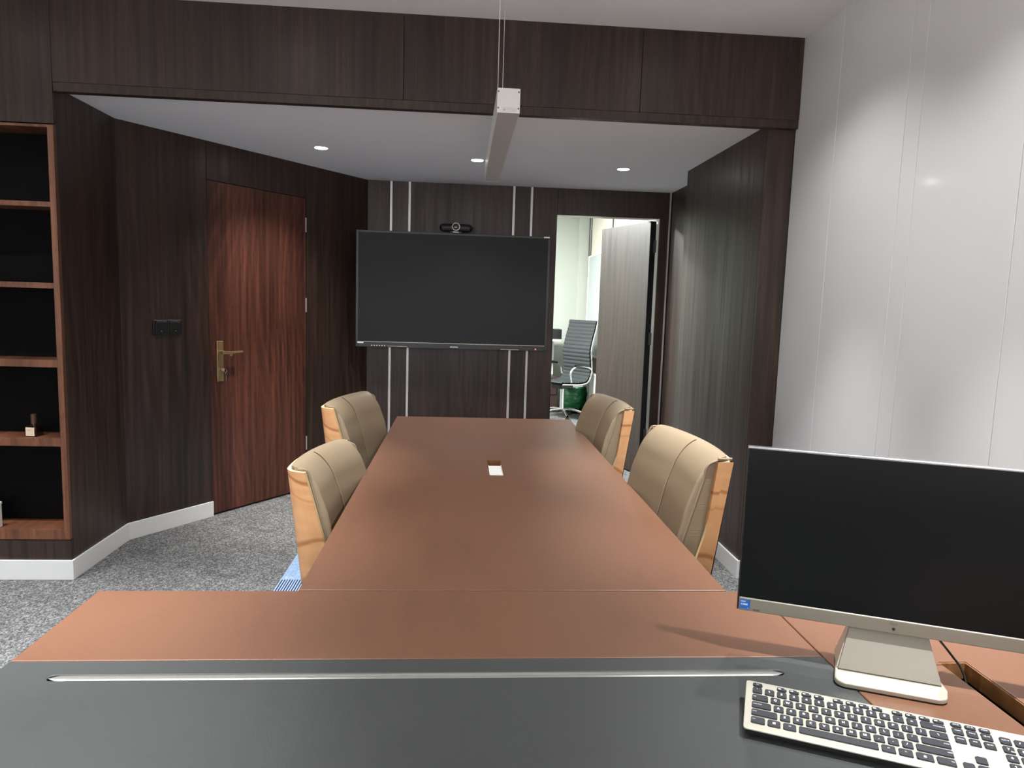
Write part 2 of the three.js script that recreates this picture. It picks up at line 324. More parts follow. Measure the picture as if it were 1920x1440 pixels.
{
  const d = structGroup('door_2', [1.502, 0, -5.69], Math.atan2(0.95, -0.31));   // leaf swung into the office
  mesh('leaf', box(0.006, 0.8, 0.012, 2.1, 0.001, 0.05, { r: 0.002 }), M.walnut, d);
  mesh('edge', box(0, 0.0055, 0.012, 2.1, 0, 0.052), M.blackMatte, d);
  for (const y of [0.3, 1.1, 1.85]) mesh('hinge', box(-0.008, -0.0005, y, y + 0.1, 0.03, 0.056, { r: 0.001 }), M.screw, d);
}
{
  const t = thing('ceiling_panel_light', 'square ceiling light panel of the office beyond the doorway', 'ceiling light', [-0.2, 2.718, -7.35]);
  mesh('frame', box(-0.31, 0.31, -0.012, 0, -0.31, 0.31, { r: 0.003 }), M.lampWhite, t);
  mesh('diffuser', box(-0.29, 0.29, -0.015, -0.0125, -0.29, 0.29), M.officeLens, t);
  const a = new THREE.RectAreaLight(COOL, I_OFFICE * 3, 0.56, 0.56); a.position.set(0, -0.03, 0); a.rotation.x = -Math.PI / 2; a.name = 'lamp'; t.add(a);
}

// ------------------------------------------------------------------ conference table
const BX0 = 0.117, BX1 = 0.175, BZ0 = -2.9, BZ1 = -2.637;
{
  const t = thing('conference_table', 'long brown leather-topped conference table butted against the desk', 'table', [0.14, 0, -2.77]);
  const s = rectShape(-0.356 - 0.14, 0.637 - 0.14, -3.99 + 2.77, -1.556 + 2.77);
  const h = new THREE.Path(); const a = BX0 - 0.14, b = BX1 - 0.14, c = -(BZ0 + 2.77), e = -(BZ1 + 2.77); h.moveTo(a, c); h.lineTo(b, c); h.lineTo(b, e); h.lineTo(a, e); h.closePath(); s.holes.push(h);
  mesh('table_top', slab(s, 0.715, DESK, 0.0025), M.brown, t);
  mesh('edge_band', mergeGeometries([box(-0.494, -0.48, 0.68, 0.7148, -1.2, 1.2), box(0.481, 0.495, 0.68, 0.7148, -1.2, 1.2), box(-0.48, 0.481, 0.68, 0.7148, -1.2, -1.186)]), M.brown, t);
  for (const z of [-0.85, 0.75]) mesh('pedestal', box(-0.25, 0.25, 0.0045, 0.7145, z - 0.06, z + 0.06, { r: 0.004 }), M.walnut, t);
  mesh('modesty_beam', box(-0.03, 0.03, 0.45, 0.7145, -0.788, 0.688), M.walnut, t);
}
{
  const t = thing('cable_box', 'small recessed cable box with a white flap in the conference table', 'cable box', [(BX0 + BX1) / 2, DESK, (BZ0 + BZ1) / 2]);
  const w = (BX1 - BX0) / 2 - 0.0005, d = (BZ1 - BZ0) / 2 - 0.0005;
  mesh('well', mergeGeometries([box(-w, -w + 0.002, -0.05, 0.0008, -d, d), box(w - 0.002, w, -0.05, 0.0008, -d, d), box(-w, w, -0.05, 0.0008, -d, -d + 0.002), box(-w, w, -0.05, 0.0008, d - 0.002, d), box(-w, w, -0.052, -0.05, -d, d)]), M.rawWood, t);
  const lid = mesh('flap', box(-w + 0.004, w - 0.004, -0.007, -0.003, -d + 0.085, d - 0.004, { r: 0.0015 }), M.white, t);
  mesh('rim', mergeGeometries([box(-w + 0.002, -w + 0.0038, -0.008, 0.0, -d + 0.083, d - 0.002), box(w - 0.0038, w - 0.002, -0.008, 0.0, -d + 0.083, d - 0.002)]), M.white, lid);
}

// ------------------------------------------------------------------ desk in the foreground
{
  const t = thing('executive_desk', 'desk with brown border, dark grey leather inlay and pen groove', 'desk', [0, 0, 0]);
  mesh('brown_border', slab(rectShape(-0.788, 0.7095, -1.5535, -1.2435), 0.715, DESK, 0.003), M.brown, t);
  // grey inlay with the routed groove
  const s = rectShape(-0.788, 0.7095, -1.2425, -0.32), r = 0.009, gx0 = -0.682, gx1 = 0.595, gz = -1.186;
  const h = new THREE.Path(); h.moveTo(gx0, -gz - r); h.lineTo(gx1, -gz - r); h.absarc(gx1, -gz, r, -Math.PI / 2, Math.PI / 2, false); h.lineTo(gx0, -gz + r); h.absarc(gx0, -gz, r, Math.PI / 2, Math.PI * 1.5, false); h.closePath();
  s.holes.push(h);
  const inlay = mesh('grey_inlay', slab(s, 0.715, DESK, 0.0018), M.grey, t);
  const len = gx1 - gx0;
  const trough = grid(80, 14, (u, v) => {
    const a = Math.PI * v, k = u * (len + 2 * r) - r, x = Math.max(0, Math.min(len, k)), over = k < 0 ? -k : k > len ? k - len : 0, rr = Math.sqrt(Math.max(0, 1 - (over / r) ** 2));
    return [gx0 + k, DESK - 0.001 - Math.sin(a) * r * 0.9 * rr, gz - Math.cos(a) * r * rr];
  });
  mesh('pen_groove', trough, M.channel, inlay);
  // return to the right with the cable slot
  const rs = rectShape(0.7115, 1.56, -1.5535, -0.2), sh = new THREE.Path();
  sh.moveTo(0.929, 1.222); sh.lineTo(0.984, 1.222); sh.lineTo(0.984, 0.7); sh.lineTo(0.929, 0.7); sh.closePath(); rs.holes.push(sh);
  const ret = mesh('side_return', slab(rs, 0.722, DESK, 0.0025), M.brown, t);
  mesh('slot_liner', mergeGeometries([box(0.9292, 0.9312, 0.716, 0.7475, -1.2215, -0.7), box(0.9818, 0.9838, 0.716, 0.7475, -1.2215, -0.7), box(0.9312, 0.9818, 0.716, 0.7475, -1.2218, -1.2195)]), M.rawWood, ret);
  mesh('cable_tray', mergeGeometries([box(0.9, 0.904, 0.5, 0.7215, -1.26, -0.66), box(1.008, 1.012, 0.5, 0.7215, -1.26, -0.66), box(0.904, 1.008, 0.5, 0.7215, -1.26, -1.256), box(0.904, 1.008, 0.5, 0.7215, -0.664, -0.66), box(0.9, 1.012, 0.496, 0.5, -1.26, -0.66)]), M.blackMatte, ret);
  mesh('modesty_panel', box(-0.72, 0.7, 0.1, 0.7145, -1.45, -1.432), M.walnut, t);
  mesh('pedestal', box(-0.74, -0.7, 0, 0.7145, -1.45, -0.4, { r: 0.003 }), M.walnut, t);
  mesh('pedestal', box(1.05, 1.5, 0, 0.7215, -1.45, -0.4, { r: 0.003 }), M.walnut, t);
}

// ------------------------------------------------------------------ conference chairs
function conferenceChair(label, x, z, turn, w, top) {
  const t = thing('conference_chair', label, 'chair', [x, 0.0045, z], turn, 'conference chairs along the table');
  const bot = 0.40, rc = 0.05, lean = 0.12, bulge = 0.035;
  // plan path of the shell at relative height v (0 bottom, 1 top): from one wing tip round the back to the other
  const wing = (v) => 0.062 + 0.17 * (1 - v) * (top - bot);
  function path(v, k) {   // k in 0..1
    const d = wing(v), hw = w / 2, L1 = d - rc, L2 = (Math.PI / 2) * rc, L3 = w - 2 * rc, L = 2 * L1 + 2 * L2 + L3;
    const cut = [0, 0.14, 0.32, 0.68, 0.86, 1], len = [0, L1, L1 + L2, L1 + L2 + L3, L1 + 2 * L2 + L3, L];   // the corners keep the same rows of points at every height
    let s = L, px, pz, nx, nz;
    for (let i = 0; i < 5; i++) if (k <= cut[i + 1]) { s = len[i] + ((k - cut[i]) / (cut[i + 1] - cut[i])) * (len[i + 1] - len[i]); break; }
    const back = (zz) => -bulge * (1 - (zz / hw) ** 2);
    if (s < L1) { px = d - s; pz = hw; nx = 0; nz = -1; }
    else if (s < L1 + L2) { const a = (s - L1) / rc; px = rc - rc * Math.sin(a); pz = hw - rc + rc * Math.cos(a); nx = Math.sin(a); nz = -Math.cos(a); }
    else if (s < L1 + L2 + L3) { px = 0; pz = hw - rc - (s - L1 - L2); nx = 1; nz = 0; }
    else if (s < L1 + 2 * L2 + L3) { const a = (s - L1 - L2 - L3) / rc; px = rc - rc * Math.cos(a); pz = -(hw - rc) - rc * Math.sin(a); nx = Math.cos(a); nz = Math.sin(a); }
    else { px = s - (L1 + 2 * L2 + L3); pz = -hw; nx = 0; nz = 1; }
    return [px + back(pz), pz, nx, nz, s];
  }
  const ht = (v) => bot + (top - bot) * v, off = (v) => lean * (1 - v) * (top - bot);
  const TH = 0.013;
  // shell: outside, inside and rim in one closed strip running round the section
  const shellOut = grid(70, 20, (u, v) => { const q = path(v, u); return [q[0] + off(v), ht(v), q[1], q[4], ht(v)]; });
  const shellIn = grid(70, 20, (u, v) => { const q = path(v, 1 - u); return [q[0] + q[2] * TH + off(v), ht(v), q[1] + q[3] * TH, q[4], ht(v)]; });
  const sh = mesh('shell', mergeGeometries([shellOut, shellIn]), M.oak, t);
  const rimTop = grid(70, 1, (u, v) => { const q = path(1, u), e = v * TH; return [q[0] + q[2] * e, top + 0.0003, q[1] + q[3] * e]; });
  const rimTip = [0, 1].map((k) => grid(1, 20, (u, v) => { const q = path(v, k), e = (k ? 1 - u : u) * TH; return [q[0] + q[2] * e + off(v) + 0.0003, ht(v), q[1] + q[3] * e]; }));
  mesh('shell_edge', mergeGeometries([rimTop, ...rimTip]), M.ply, sh);
  // cushion: solid between the shell and a dished front
  const zm = w / 2 - TH - 0.003, pt = top + 0.012, pb = 0.47;
  const bx = (zz) => { const a = Math.abs(zz), hw = w / 2; let c = 0; if (a > hw - rc) { const q = Math.min(1, (a - (hw - rc)) / rc); c = rc * (1 - Math.sqrt(Math.max(0, 1 - q * q))) ; } return c - bulge * (1 - (zz / hw) ** 2) + TH + 0.002; };
  function front(zz, y) {
    const v = (y - bot) / (top - bot), a = Math.abs(zz), d = zm - a, r = 0.007;
    const fs = wing(Math.min(1, v)) + 0.024, fc = fs - 0.036; let f = fc + (fs - fc) * (a / zm) ** 2.2;
    f -= r * (1 - Math.sqrt(Math.max(0, 1 - (1 - Math.min(1, d / r)) ** 2)));
    f += 0.006 * Math.exp(-(((y - (top - 0.14)) / 0.06) ** 2));                 // head roll
    f += 0.009 * (1 - (2 * a / zm - 1) ** 2);   // each half is a little pillowed
    f -= 0.005 * Math.exp(-((zz / 0.0035) ** 2));   // centre seam
    const et = pt - y, rt = 0.085, e = et >= rt ? 1 : Math.sqrt(Math.max(0, 1 - (1 - et / rt) ** 2));
    return bx(zz) + Math.max(0.004, f - bx(zz)) * (0.08 + 0.92 * e);
  }
  const zs = []; for (let i = 0; i <= 90; i++) { const q = -1 + (2 * i) / 90; zs.push(zm * Math.sign(q) * (Math.abs(q) < 0.25 ? Math.abs(q) ** 1.6 * 0.25 / 0.25 ** 1.6 : Math.abs(q))); }
  const N = zs.length + 10;
  const cushion = grid(N, 44, (u, v) => {
    const i = Math.round(u * N), vv = 1 - (1 - v) ** 1.7, y = pb + (pt - pb) * vv, ov = off((y - bot) / (top - bot));
    let zz, xx;
    if (i < 5) { zz = -zm; xx = bx(zz) + (front(zz, y) - bx(zz)) * (i / 5); }
    else if (i < 5 + zs.length) { zz = zs[i - 5]; xx = front(zz, y); }
    else { zz = zm; xx = front(zz, y) + (bx(zz) - front(zz, y)) * ((i - 4 - zs.length) / 6); }
    return [xx + ov, y, zz, zz, y];
  });
  // flip so that the faces look outwards
  { const ix = cushion.index.array; for (let i = 0; i < ix.length; i += 3) { const q = ix[i]; ix[i] = ix[i + 1]; ix[i + 1] = q; } cushion.computeVertexNormals(); }
  const cu = mesh('back_cushion', cushion, M.leather, t);
  const topCap = grid(60, 2, (u, v) => { const zz = -zm + 2 * zm * u; return [bx(zz) + (front(zz, pt) - bx(zz)) * v, pt, zz]; });
  mesh('cushion_top', topCap, M.leather, cu);
  const seam = []; for (let i = 0; i <= 30; i++) { const y = pb + (pt - pb - 0.002) * (1 - (1 - i / 30) ** 1.7); seam.push([front(0, y) + off((y - bot) / (top - bot)) + 0.0022, y, 0]); }
  mesh('seam', tube(seam, 0.0021, 50, 6), M.thread, cu);
  const pipe = [];
  for (let i = 0; i <= 10; i++) { const v = 0.12 + 0.86 * (i / 10); pipe.push([wing(v) + off(v) - bulge * 0 + 0.005, ht(v), w / 2 - TH - 0.004]); }
  for (let i = 0; i <= 50; i++) { const q = path(1, 0.02 + 0.96 * (i / 50)); pipe.push([q[0] + q[2] * (TH + 0.003), top + 0.006, q[1] + q[3] * (TH + 0.003)]); }
  for (let i = 10; i >= 0; i--) { const v = 0.12 + 0.86 * (i / 10); pipe.push([wing(v) + off(v) + 0.005, ht(v), -(w / 2 - TH - 0.004)]); }
  mesh('piping', tube(pipe, 0.0042, 220, 7), M.leather, cu);
  // seat and swivel base
  const so = off(0) + 0.02;
  mesh('seat', new RoundedBoxGeometry(0.47, 0.085, w - 0.05, 4, 0.035).translate(so + 0.25, 0.445, 0), M.leather, t);
  mesh('seat_shell', new RoundedBoxGeometry(0.44, 0.02, w - 0.06, 2, 0.008).translate(so + 0.24, 0.39, 0), M.oak, t);
  mesh('column', cyl(0.028, 0.03, 0.27).translate(so + 0.25, 0.245, 0), M.chrome, t);
  const hub = mesh('hub', cyl(0.04, 0.05, 0.06).translate(so + 0.25, 0.095, 0), M.chrome, t);
  for (let k = 0; k < 5; k++) {
    const a = (k * 2 * Math.PI) / 5 + 0.3, cx = so + 0.25, ex = cx + Math.cos(a) * 0.3, ez = Math.sin(a) * 0.3;
    mesh('leg', tube([[cx, 0.1, 0], [cx + Math.cos(a) * 0.15, 0.09, ez / 2], [ex, 0.065, ez]], 0.014, 10, 8), M.chrome, hub);
    mesh('caster', cyl(0.026, 0.026, 0.036, 18).rotateX(Math.PI / 2).rotateY(-a + Math.PI / 2).translate(ex, 0.027, ez), M.blackPlastic, hub);
  }
  return t;
}
const deg = Math.PI / 180;
conferenceChair('taupe leather chair with pale wood shell, left side of the table, nearest the desk', -0.5, -2.433, -8.8 * deg, 0.5, 0.862);
conferenceChair('taupe leather chair with pale wood shell, left side of the table, by the closed door', -0.56, -3.366, -11.2 * deg, 0.55, 0.922);
conferenceChair('taupe leather chair with pale wood shell, right side of the table, beside the computer', 0.795, -2.28, Math.PI + 3.4 * deg, 0.585, 0.958);
conferenceChair('taupe leather chair with pale wood shell, right side of the table, by the open doorway', 0.78, -3.434, Math.PI + 5.4 * deg, 0.54, 0.928);

// ------------------------------------------------------------------ rug under the table
{
  const t = thing('rug', 'pale blue carpet inlay with a striped end under the conference table', 'rug', [0.14, 0, -3.6]);
  mesh('plain_field', box(-1.013, 0.5, 0.0005, 0.004, -0.75, 0.156, { shift: false }), M.rug, t);
  mesh('striped_end', box(-1.013, 0.5, 0.0005, 0.004, 0.1565, 0.85, { shift: false }), M.rugStripe, t);
}

// ------------------------------------------------------------------ wall screen and its camera
{
  const t = thing('wall_display', 'large black interactive screen hung on the wood wall', 'screen', [-0.0715, 1.482, -5.43]);
  const w = 0.733, h = 0.438;
  mesh('housing', box(-w, w, -h, h, -0.055, -0.004, { r: 0.006 }), M.bezel, t);
  mesh('screen', box(-w + 0.02, w - 0.02, -h + 0.042, h - 0.018, -0.0035, -0.0015, { shift: false }), M.tvGlass, t);
  mesh('bezel', mergeGeometries([box(-w, -w + 0.0195, -h, h, -0.0038, 0.002, { r: 0.002 }), box(w - 0.0195, w, -h, h, -0.0038, 0.002, { r: 0.002 }), box(-w + 0.0195, w - 0.0195, h - 0.0175, h, -0.0038, 0.002, { r: 0.002 }), box(-w + 0.0195, w - 0.0195, -h, -h + 0.0395, -0.0038, 0.003, { r: 0.002 })]), M.bezel, t);
  mesh('trim_line', box(-w + 0.06, w - 0.02, -h + 0.0385, -h + 0.0425, -0.001, 0.0036), M.silverDark, t);
  const lg = print(256, 40, (x, W, H) => { x.fillStyle = '#17181a'; x.fillRect(0, 0, W, H); x.fillStyle = '#f2f2f4'; x.font = 'bold 34px sans-serif'; x.textAlign = 'center'; x.textBaseline = 'middle'; x.fillText('MAXTRON', W / 2, H / 2 + 2, W - 8); });
  plate('logo', 0.094, 0.0147, S({ map: lg, roughness: 0.5 }), t, [0.015, -h + 0.015, 0.0035]);
  mesh('sticker', box(-w + 0.013, -w + 0.06, -h + 0.027, -h + 0.0395, 0.003, 0.0042), M.lampWhite, t);
  mesh('sticker', box(w - 0.052, w - 0.008, h - 0.012, h - 0.002, 0.002, 0.0032), M.alu, t);
  for (let i = 0; i < 6; i++) mesh('button', cyl(0.0045, 0.0045, 0.004, 12).rotateX(Math.PI / 2).translate(-w + 0.122 + i * 0.0195, -h + 0.012, 0.0035), M.alu, t);
  mesh('pen_tray', box(-w + 0.24, -w + 0.39, -h + 0.008, -h + 0.011, 0.003, 0.006, { r: 0.001 }), M.silverDark, t);
  mesh('pen_tray', box(w - 0.36, w - 0.22, -h + 0.004, -h + 0.008, 0.003, 0.006, { r: 0.001 }), M.silverDark, t);
  mesh('power_light', cyl(0.006, 0.006, 0.003, 16).rotateX(Math.PI / 2).translate(0.645, -h + 0.014, 0.004), M.redGlow, t);
  mesh('wall_bracket', box(-0.35, 0.35, -0.2, 0.2, -0.2265, -0.0555), M.blackMatte, t);
}
{
  const t = thing('conference_camera', 'black bar-shaped video camera on top of the wall screen', 'camera', [-0.061, 1.921, -5.43]);
  mesh('body', new THREE.CapsuleGeometry(0.03, 0.19, 8, 20).rotateZ(Math.PI / 2).translate(0, 0.04, -0.02), M.blackPlastic, t);
  const ln = mesh('lens_ring', new THREE.TorusGeometry(0.027, 0.0042, 12, 40).translate(0, 0.046, 0.014), M.alu, t);
  mesh('lens', new THREE.SphereGeometry(0.024, 28, 14, 0, Math.PI * 2, 0, Math.PI / 2).scale(1, 0.4, 1).rotateX(Math.PI / 2).translate(0, 0.046, 0.01), M.amber, ln);
  mesh('foot', box(-0.045, 0.045, 0.0005, 0.012, -0.045, 0.005, { r: 0.002 }), M.blackPlastic, t);
  mesh('name_plate', box(-0.022, 0.022, 0.0035, 0.0095, 0.0048, 0.0062), M.alu, t);
}

// ------------------------------------------------------------------ hanging bar lamp (switched off)
{
  const t = thing('pendant_light', 'long white bar lamp hanging from thin wires, switched off', 'lamp', [0.1575, 2.126, -3.54]);
  const hw = 0.0435, L = 0.77;
  mesh('housing', mergeGeometries([box(-hw, -hw + 0.003, 0, 0.09, -L, L), box(hw - 0.003, hw, 0, 0.09, -L, L), box(-hw + 0.003, hw - 0.003, 0.087, 0.09, -L, L)]), M.lampWhite, t);
  mesh('diffuser', box(-hw + 0.003, hw - 0.003, 0.001, 0.004, -L, L), M.diffuserOff, t);
  for (const s of [1, -1]) {
    const c = mesh('end_cap', box(-hw, hw, 0, 0.09, s > 0 ? L : -L - 0.003, s > 0 ? L + 0.003 : -L, { r: 0.001 }), M.lampWhite, t);
    if (s > 0) {
      for (const [x, y] of [[-0.039, 0.077], [0.038, 0.077], [-0.039, 0.017], [0.038, 0.017]]) mesh('screw', cyl(0.0033, 0.0033, 0.002, 14).rotateX(Math.PI / 2).translate(x, y, L + 0.0036), M.screw, c);
      const lb = print(96, 32, (x, W, H) => { x.fillStyle = '#dcdad6'; x.fillRect(0, 0, W, H); x.fillStyle = '#aeb0b0'; x.beginPath(); x.moveTo(8, 26); x.lineTo(16, 8); x.lineTo(24, 26); x.closePath(); x.fill(); x.fillStyle = '#cfcfcc'; for (let i = 0; i < 3; i++) x.fillRect(36, 8 + i * 7, 50, 3); });
      plate('label', 0.058, 0.017, S({ map: lb, roughness: 0.7 }), c, [0.004, 0.013, L + 0.0034]);
    }
  }
  for (const [x, z] of [[-0.041, L - 0.03], [0.004, 0.19], [0.004, -0.13 + 0.2]].slice(0, 2)) mesh('wire', cyl(0.0012, 0.0012, CEIL - 2.126 - 0.09, 8).translate(x, 0.09 + (CEIL - 2.126 - 0.09) / 2, z), M.lampWhite, t);
}

// ------------------------------------------------------------------ built-in shelves and what stands on them
{
  const x0 = -2.888, x1 = -1.8745, d = 0.16;
  const t = thing('bookshelf', 'built-in dark wood shelves with light brown edges at the left', 'shelf', [0, 0, 0]);
  const zf = Z0 + 0.002, zb = Z0 - d;
  mesh('side_panel', box(x1 - 0.027, x1, 0.2, 2.15, zb, zf, { r: 0.001 }), M.lipping, t);
  mesh('side_panel', box(x0, x0 + 0.027, 0.2, 2.15, zb, zf, { r: 0.001 }), M.lipping, t);
  mesh('top_board', box(x0 + 0.027, x1 - 0.027, 2.138, 2.15, zb, zf, { r: 0.001 }), M.lipping, t);
  for (const [a, b] of [[1.783, 1.806], [1.41, 1.436], [1.04, 1.075], [0.66, 0.7], [0.2, 0.252]]) mesh('shelf_board', box(x0 + 0.027, x1 - 0.027, a, b, zb, zf, { r: 0.001, grain: 'z' }), M.lipping, t);
  mesh('back_panel', box(x0, x1, 0.2, 2.15, zb - 0.02, zb - 0.0005), M.blackBoard, t);
}
{
  const t = thing('bottle', 'small dark amber glass bottle with square cream label on the shelf', 'bottle', [-2.05, 0.7, -3.505], -0.12);
  mesh('body', new RoundedBoxGeometry(0.056, 0.05, 0.056, 4, 0.007).translate(0, 0.0253, 0), M.amber, t);
  mesh('shoulder', cyl(0.012, 0.03, 0.012, 28).translate(0, 0.0545, 0), M.amber, t);
  mesh('cap', cyl(0.0125, 0.0125, 0.046, 28).translate(0, 0.083, 0), M.bottleCap, t);
  const lb = print(128, 128, (x, W, H) => { x.fillStyle = '#dccab0'; x.fillRect(0, 0, W, H); x.fillStyle = '#a8977c'; x.fillRect(18, 36, 60, 8); x.fillRect(18, 50, 74, 3); x.fillRect(84, 20, 8, 6); x.fillRect(18, 96, 40, 3); x.fillRect(84, 100, 12, 8); });
  plate('label', 0.043, 0.042, S({ map: lb, roughness: 0.9 }), t, [0, 0.0245, 0.0285]);
}
{
  const t = thing('storage_box', 'flat white box at the left end of the lowest shelf', 'box', [-2.36, 0.252, -3.478]);
  mesh('body', box(-0.15, 0.151, 0.0005, 0.11, -0.012, 0.012, { r: 0.002 }), M.white, t);
  mesh('lid', box(-0.152, 0.153, 0.1105, 0.125, -0.014, 0.014, { r: 0.003 }), M.white, t);
}

// ------------------------------------------------------------------ wall outlet and keys by the closed door
{
  const t = thing('wall_outlet', 'black double wall socket on the wood wall beside the closed door', 'socket', [-1.872, 1.205, -4.027], SL);
  for (const s of [0.229, 0.319]) {
    const p = mesh('plate', box(s - 0.0445, s + 0.0445, -0.0445, 0.0445, 0.0005, 0.009, { r: 0.004 }), M.blackPlastic, t);
    mesh('cover', box(s - 0.034, s + 0.034, -0.038, 0.028, 0.0092, 0.014, { r: 0.003 }), M.blackPlastic, p);
    mesh('hinge_lip', box(s - 0.03, s + 0.03, 0.029, 0.035, 0.0092, 0.0155, { r: 0.002 }), M.bezel, p);
    mesh('symbol', box(s - 0.003, s + 0.004, -0.022, -0.018, 0.0141, 0.0146), M.silverDark, p);
  }
}
{
  const t = thing('key_ring', 'steel keys on a ring hanging from the closed door lock', 'keys', [-1.872, 0, -4.027], SL);
  mesh('key_in_lock', box(0.629, 0.635, 0.926, 0.944, 0.016, 0.04, { r: 0.001 }), M.chrome, t);
  mesh('ring', new THREE.TorusGeometry(0.012, 0.0012, 8, 28).translate(0.638, 0.928, 0.036), M.chrome, t);
  const k = mesh('key_blade', box(0.643, 0.652, 0.852, 0.9, 0.035, 0.038, { r: 0.001 }), M.chrome, t);
  mesh('key_bow', cyl(0.0105, 0.0105, 0.003, 20).rotateX(Math.PI / 2).translate(0.6465, 0.907, 0.0365), M.chrome, k);
}

// ------------------------------------------------------------------ all-in-one computer
{
  const t = thing('desktop_computer', 'all-in-one computer with black screen and silver stand on the desk', 'computer', [0.796, DESK, -1.171], -22.3 * deg);
  const w = 0.271, y0 = 0.083, y1 = 0.404;
  const p = new THREE.Group(); p.name = 'display'; t.add(p);
  mesh('back_cover', box(-w, w, y0, y1, -0.018, -0.0035, { r: 0.006 }), M.silverDark, p);
  mesh('screen', box(-w + 0.003, w - 0.003, y0 + 0.0265, y1 - 0.004, -0.0032, 0.0006, { shift: false }), M.pcGlass, p);
  mesh('frame', box(-w, -w + 0.0028, y0 + 0.0005, y1 - 0.004, -0.0034, 0.001, { r: 0.001 }), M.blackPlastic, p);
  mesh('frame', box(w - 0.0028, w, y0 + 0.0005, y1 - 0.004, -0.0034, 0.001, { r: 0.001 }), M.blackPlastic, p);
  mesh('top_edge', box(-w, w, y1 - 0.0038, y1 + 0.001, -0.014, 0.0012, { r: 0.0018 }), M.chromeSoft, p);
  mesh('chin', box(-w + 0.003, w - 0.003, y0, y0 + 0.0262, -0.0034, 0.003, { r: 0.0025 }), M.chin, p);
  const st = print(128, 128, (x, W, H) => { x.fillStyle = '#0f62b4'; x.fillRect(0, 0, W, H); x.fillStyle = '#f2f6fb'; x.font = 'bold 26px sans-serif'; x.fillText('intel', 12, 36); x.font = 'bold 34px sans-serif'; x.fillText('CORE', 12, 78, 104); x.fillStyle = '#9fd0ff'; x.fillRect(96, 112, 18, 6); });
  plate('sticker', 0.0185, 0.0185, S({ map: st, roughness: 0.4 }), p, [-w + 0.0145, y0 + 0.0135, 0.0034]);
  const hd = print(128, 32, (x, W, H) => { x.fillStyle = '#8b857a'; x.fillRect(0, 0, W, H); x.fillStyle = '#101010'; x.font = 'bold 26px sans-serif'; x.fillText('HDMI', 22, 26, 90); });
  plate('port_mark', 0.022, 0.0055, S({ map: hd, roughness: 0.4, metalness: 0.4 }), p, [-w + 0.037, y0 + 0.0045, 0.0034]);
  const as = print(256, 64, (x, W, H) => { x.fillStyle = '#8b857a'; x.fillRect(0, 0, W, H); x.fillStyle = '#6a655d'; x.font = 'italic bold 52px sans-serif'; x.textAlign = 'center'; x.fillText('ASUS', W / 2, 50, 220); });
  plate('brand_mark', 0.026, 0.0065, S({ map: as, roughness: 0.4, metalness: 0.4 }), p, [0, y0 + 0.0185, 0.0034]);
  mesh('camera_dot', cyl(0.0028, 0.0028, 0.001, 18).rotateX(Math.PI / 2).translate(0.001, y0 + 0.009, 0.0034), M.blackPlastic, p);
  // foot: flat plate with clipped front corners
  const f = new THREE.Shape(); f.moveTo(-0.078, 0.085); f.lineTo(-0.097, -0.055); f.quadraticCurveTo(-0.099, -0.074, -0.082, -0.078); f.lineTo(0.062, -0.078); f.quadraticCurveTo(0.075, -0.077, 0.08, -0.066); f.lineTo(0.086, -0.04); f.lineTo(0.072, 0.085); f.closePath();
  mesh('foot', slab(f, 0.002, 0.011, 0.002), M.silver, t);
  mesh('foot_pad', slab(f, 0.0002, 0.0019, 0), M.blackMatte, t);
  // neck: folded sheet, wide at the foot and narrow under the chin
  const nk = new THREE.Shape(); nk.moveTo(-0.088, 0); nk.lineTo(0.078, 0); nk.lineTo(0.052, 0.12); nk.lineTo(-0.058, 0.12); nk.closePath();
  const ng = new THREE.ExtrudeGeometry(nk, { depth: 0.004, bevelEnabled: true, bevelSize: 0.001, bevelThickness: 0.001, bevelSegments: 1 }); ng.rotateX(-0.55); ng.translate(0, 0.0115, 0.026);
  const neck = mesh('neck', ng, M.chin, t);
  for (const s of [-1, 1]) {
    const xs = s < 0 ? [-0.088, -0.058] : [0.078, 0.052];
    const g = new THREE.BufferGeometry(); const q = [[xs[0], 0.0115, 0.024], [xs[1], 0.105, -0.032], [xs[0] - s * 0.004, 0.0115, -0.045]];
    const n = new THREE.Vector3().subVectors(new THREE.Vector3(...q[1]), new THREE.Vector3(...q[0])).cross(new THREE.Vector3().subVectors(new THREE.Vector3(...q[2]), new THREE.Vector3(...q[0]))).normalize().multiplyScalar(0.003);
    const b = q.map((v) => [v[0] + n.x, v[1] + n.y, v[2] + n.z]);
    const T = [[q[0], q[1], q[2]], [b[0], b[2], b[1]], [q[0], b[0], b[1]], [q[0], b[1], q[1]], [q[1], b[1], b[2]], [q[1], b[2], q[2]], [q[2], b[2], b[0]], [q[2], b[0], q[0]]].flat(2);
    g.setAttribute('position', new THREE.Float32BufferAttribute(T, 3)); g.computeVertexNormals(); g.setAttribute('uv', new THREE.Float32BufferAttribute(new Float32Array(T.length / 3 * 2), 2));
    mesh('gusset', g, M.silver, neck);
  }
  // lead running down into the slot of the return, in the computer's own frame
  const c = Math.cos(-22.3 * deg), s = Math.sin(-22.3 * deg), loc = (X, Y, Z) => { const a = X - 0.796, b = Z + 1.171; return [a * c - b * s, Y - DESK, a * s + b * c]; };
  mesh('power_lead', tube([loc(0.86, 0.85, -1.19), loc(0.9, 0.815, -1.2), loc(0.942, 0.77, -1.203), loc(0.957, 0.748, -1.195), loc(0.962, 0.7, -1.175), loc(0.962, 0.6, -1.15)], 0.0022, 40, 8), M.blackPlastic, t);
}

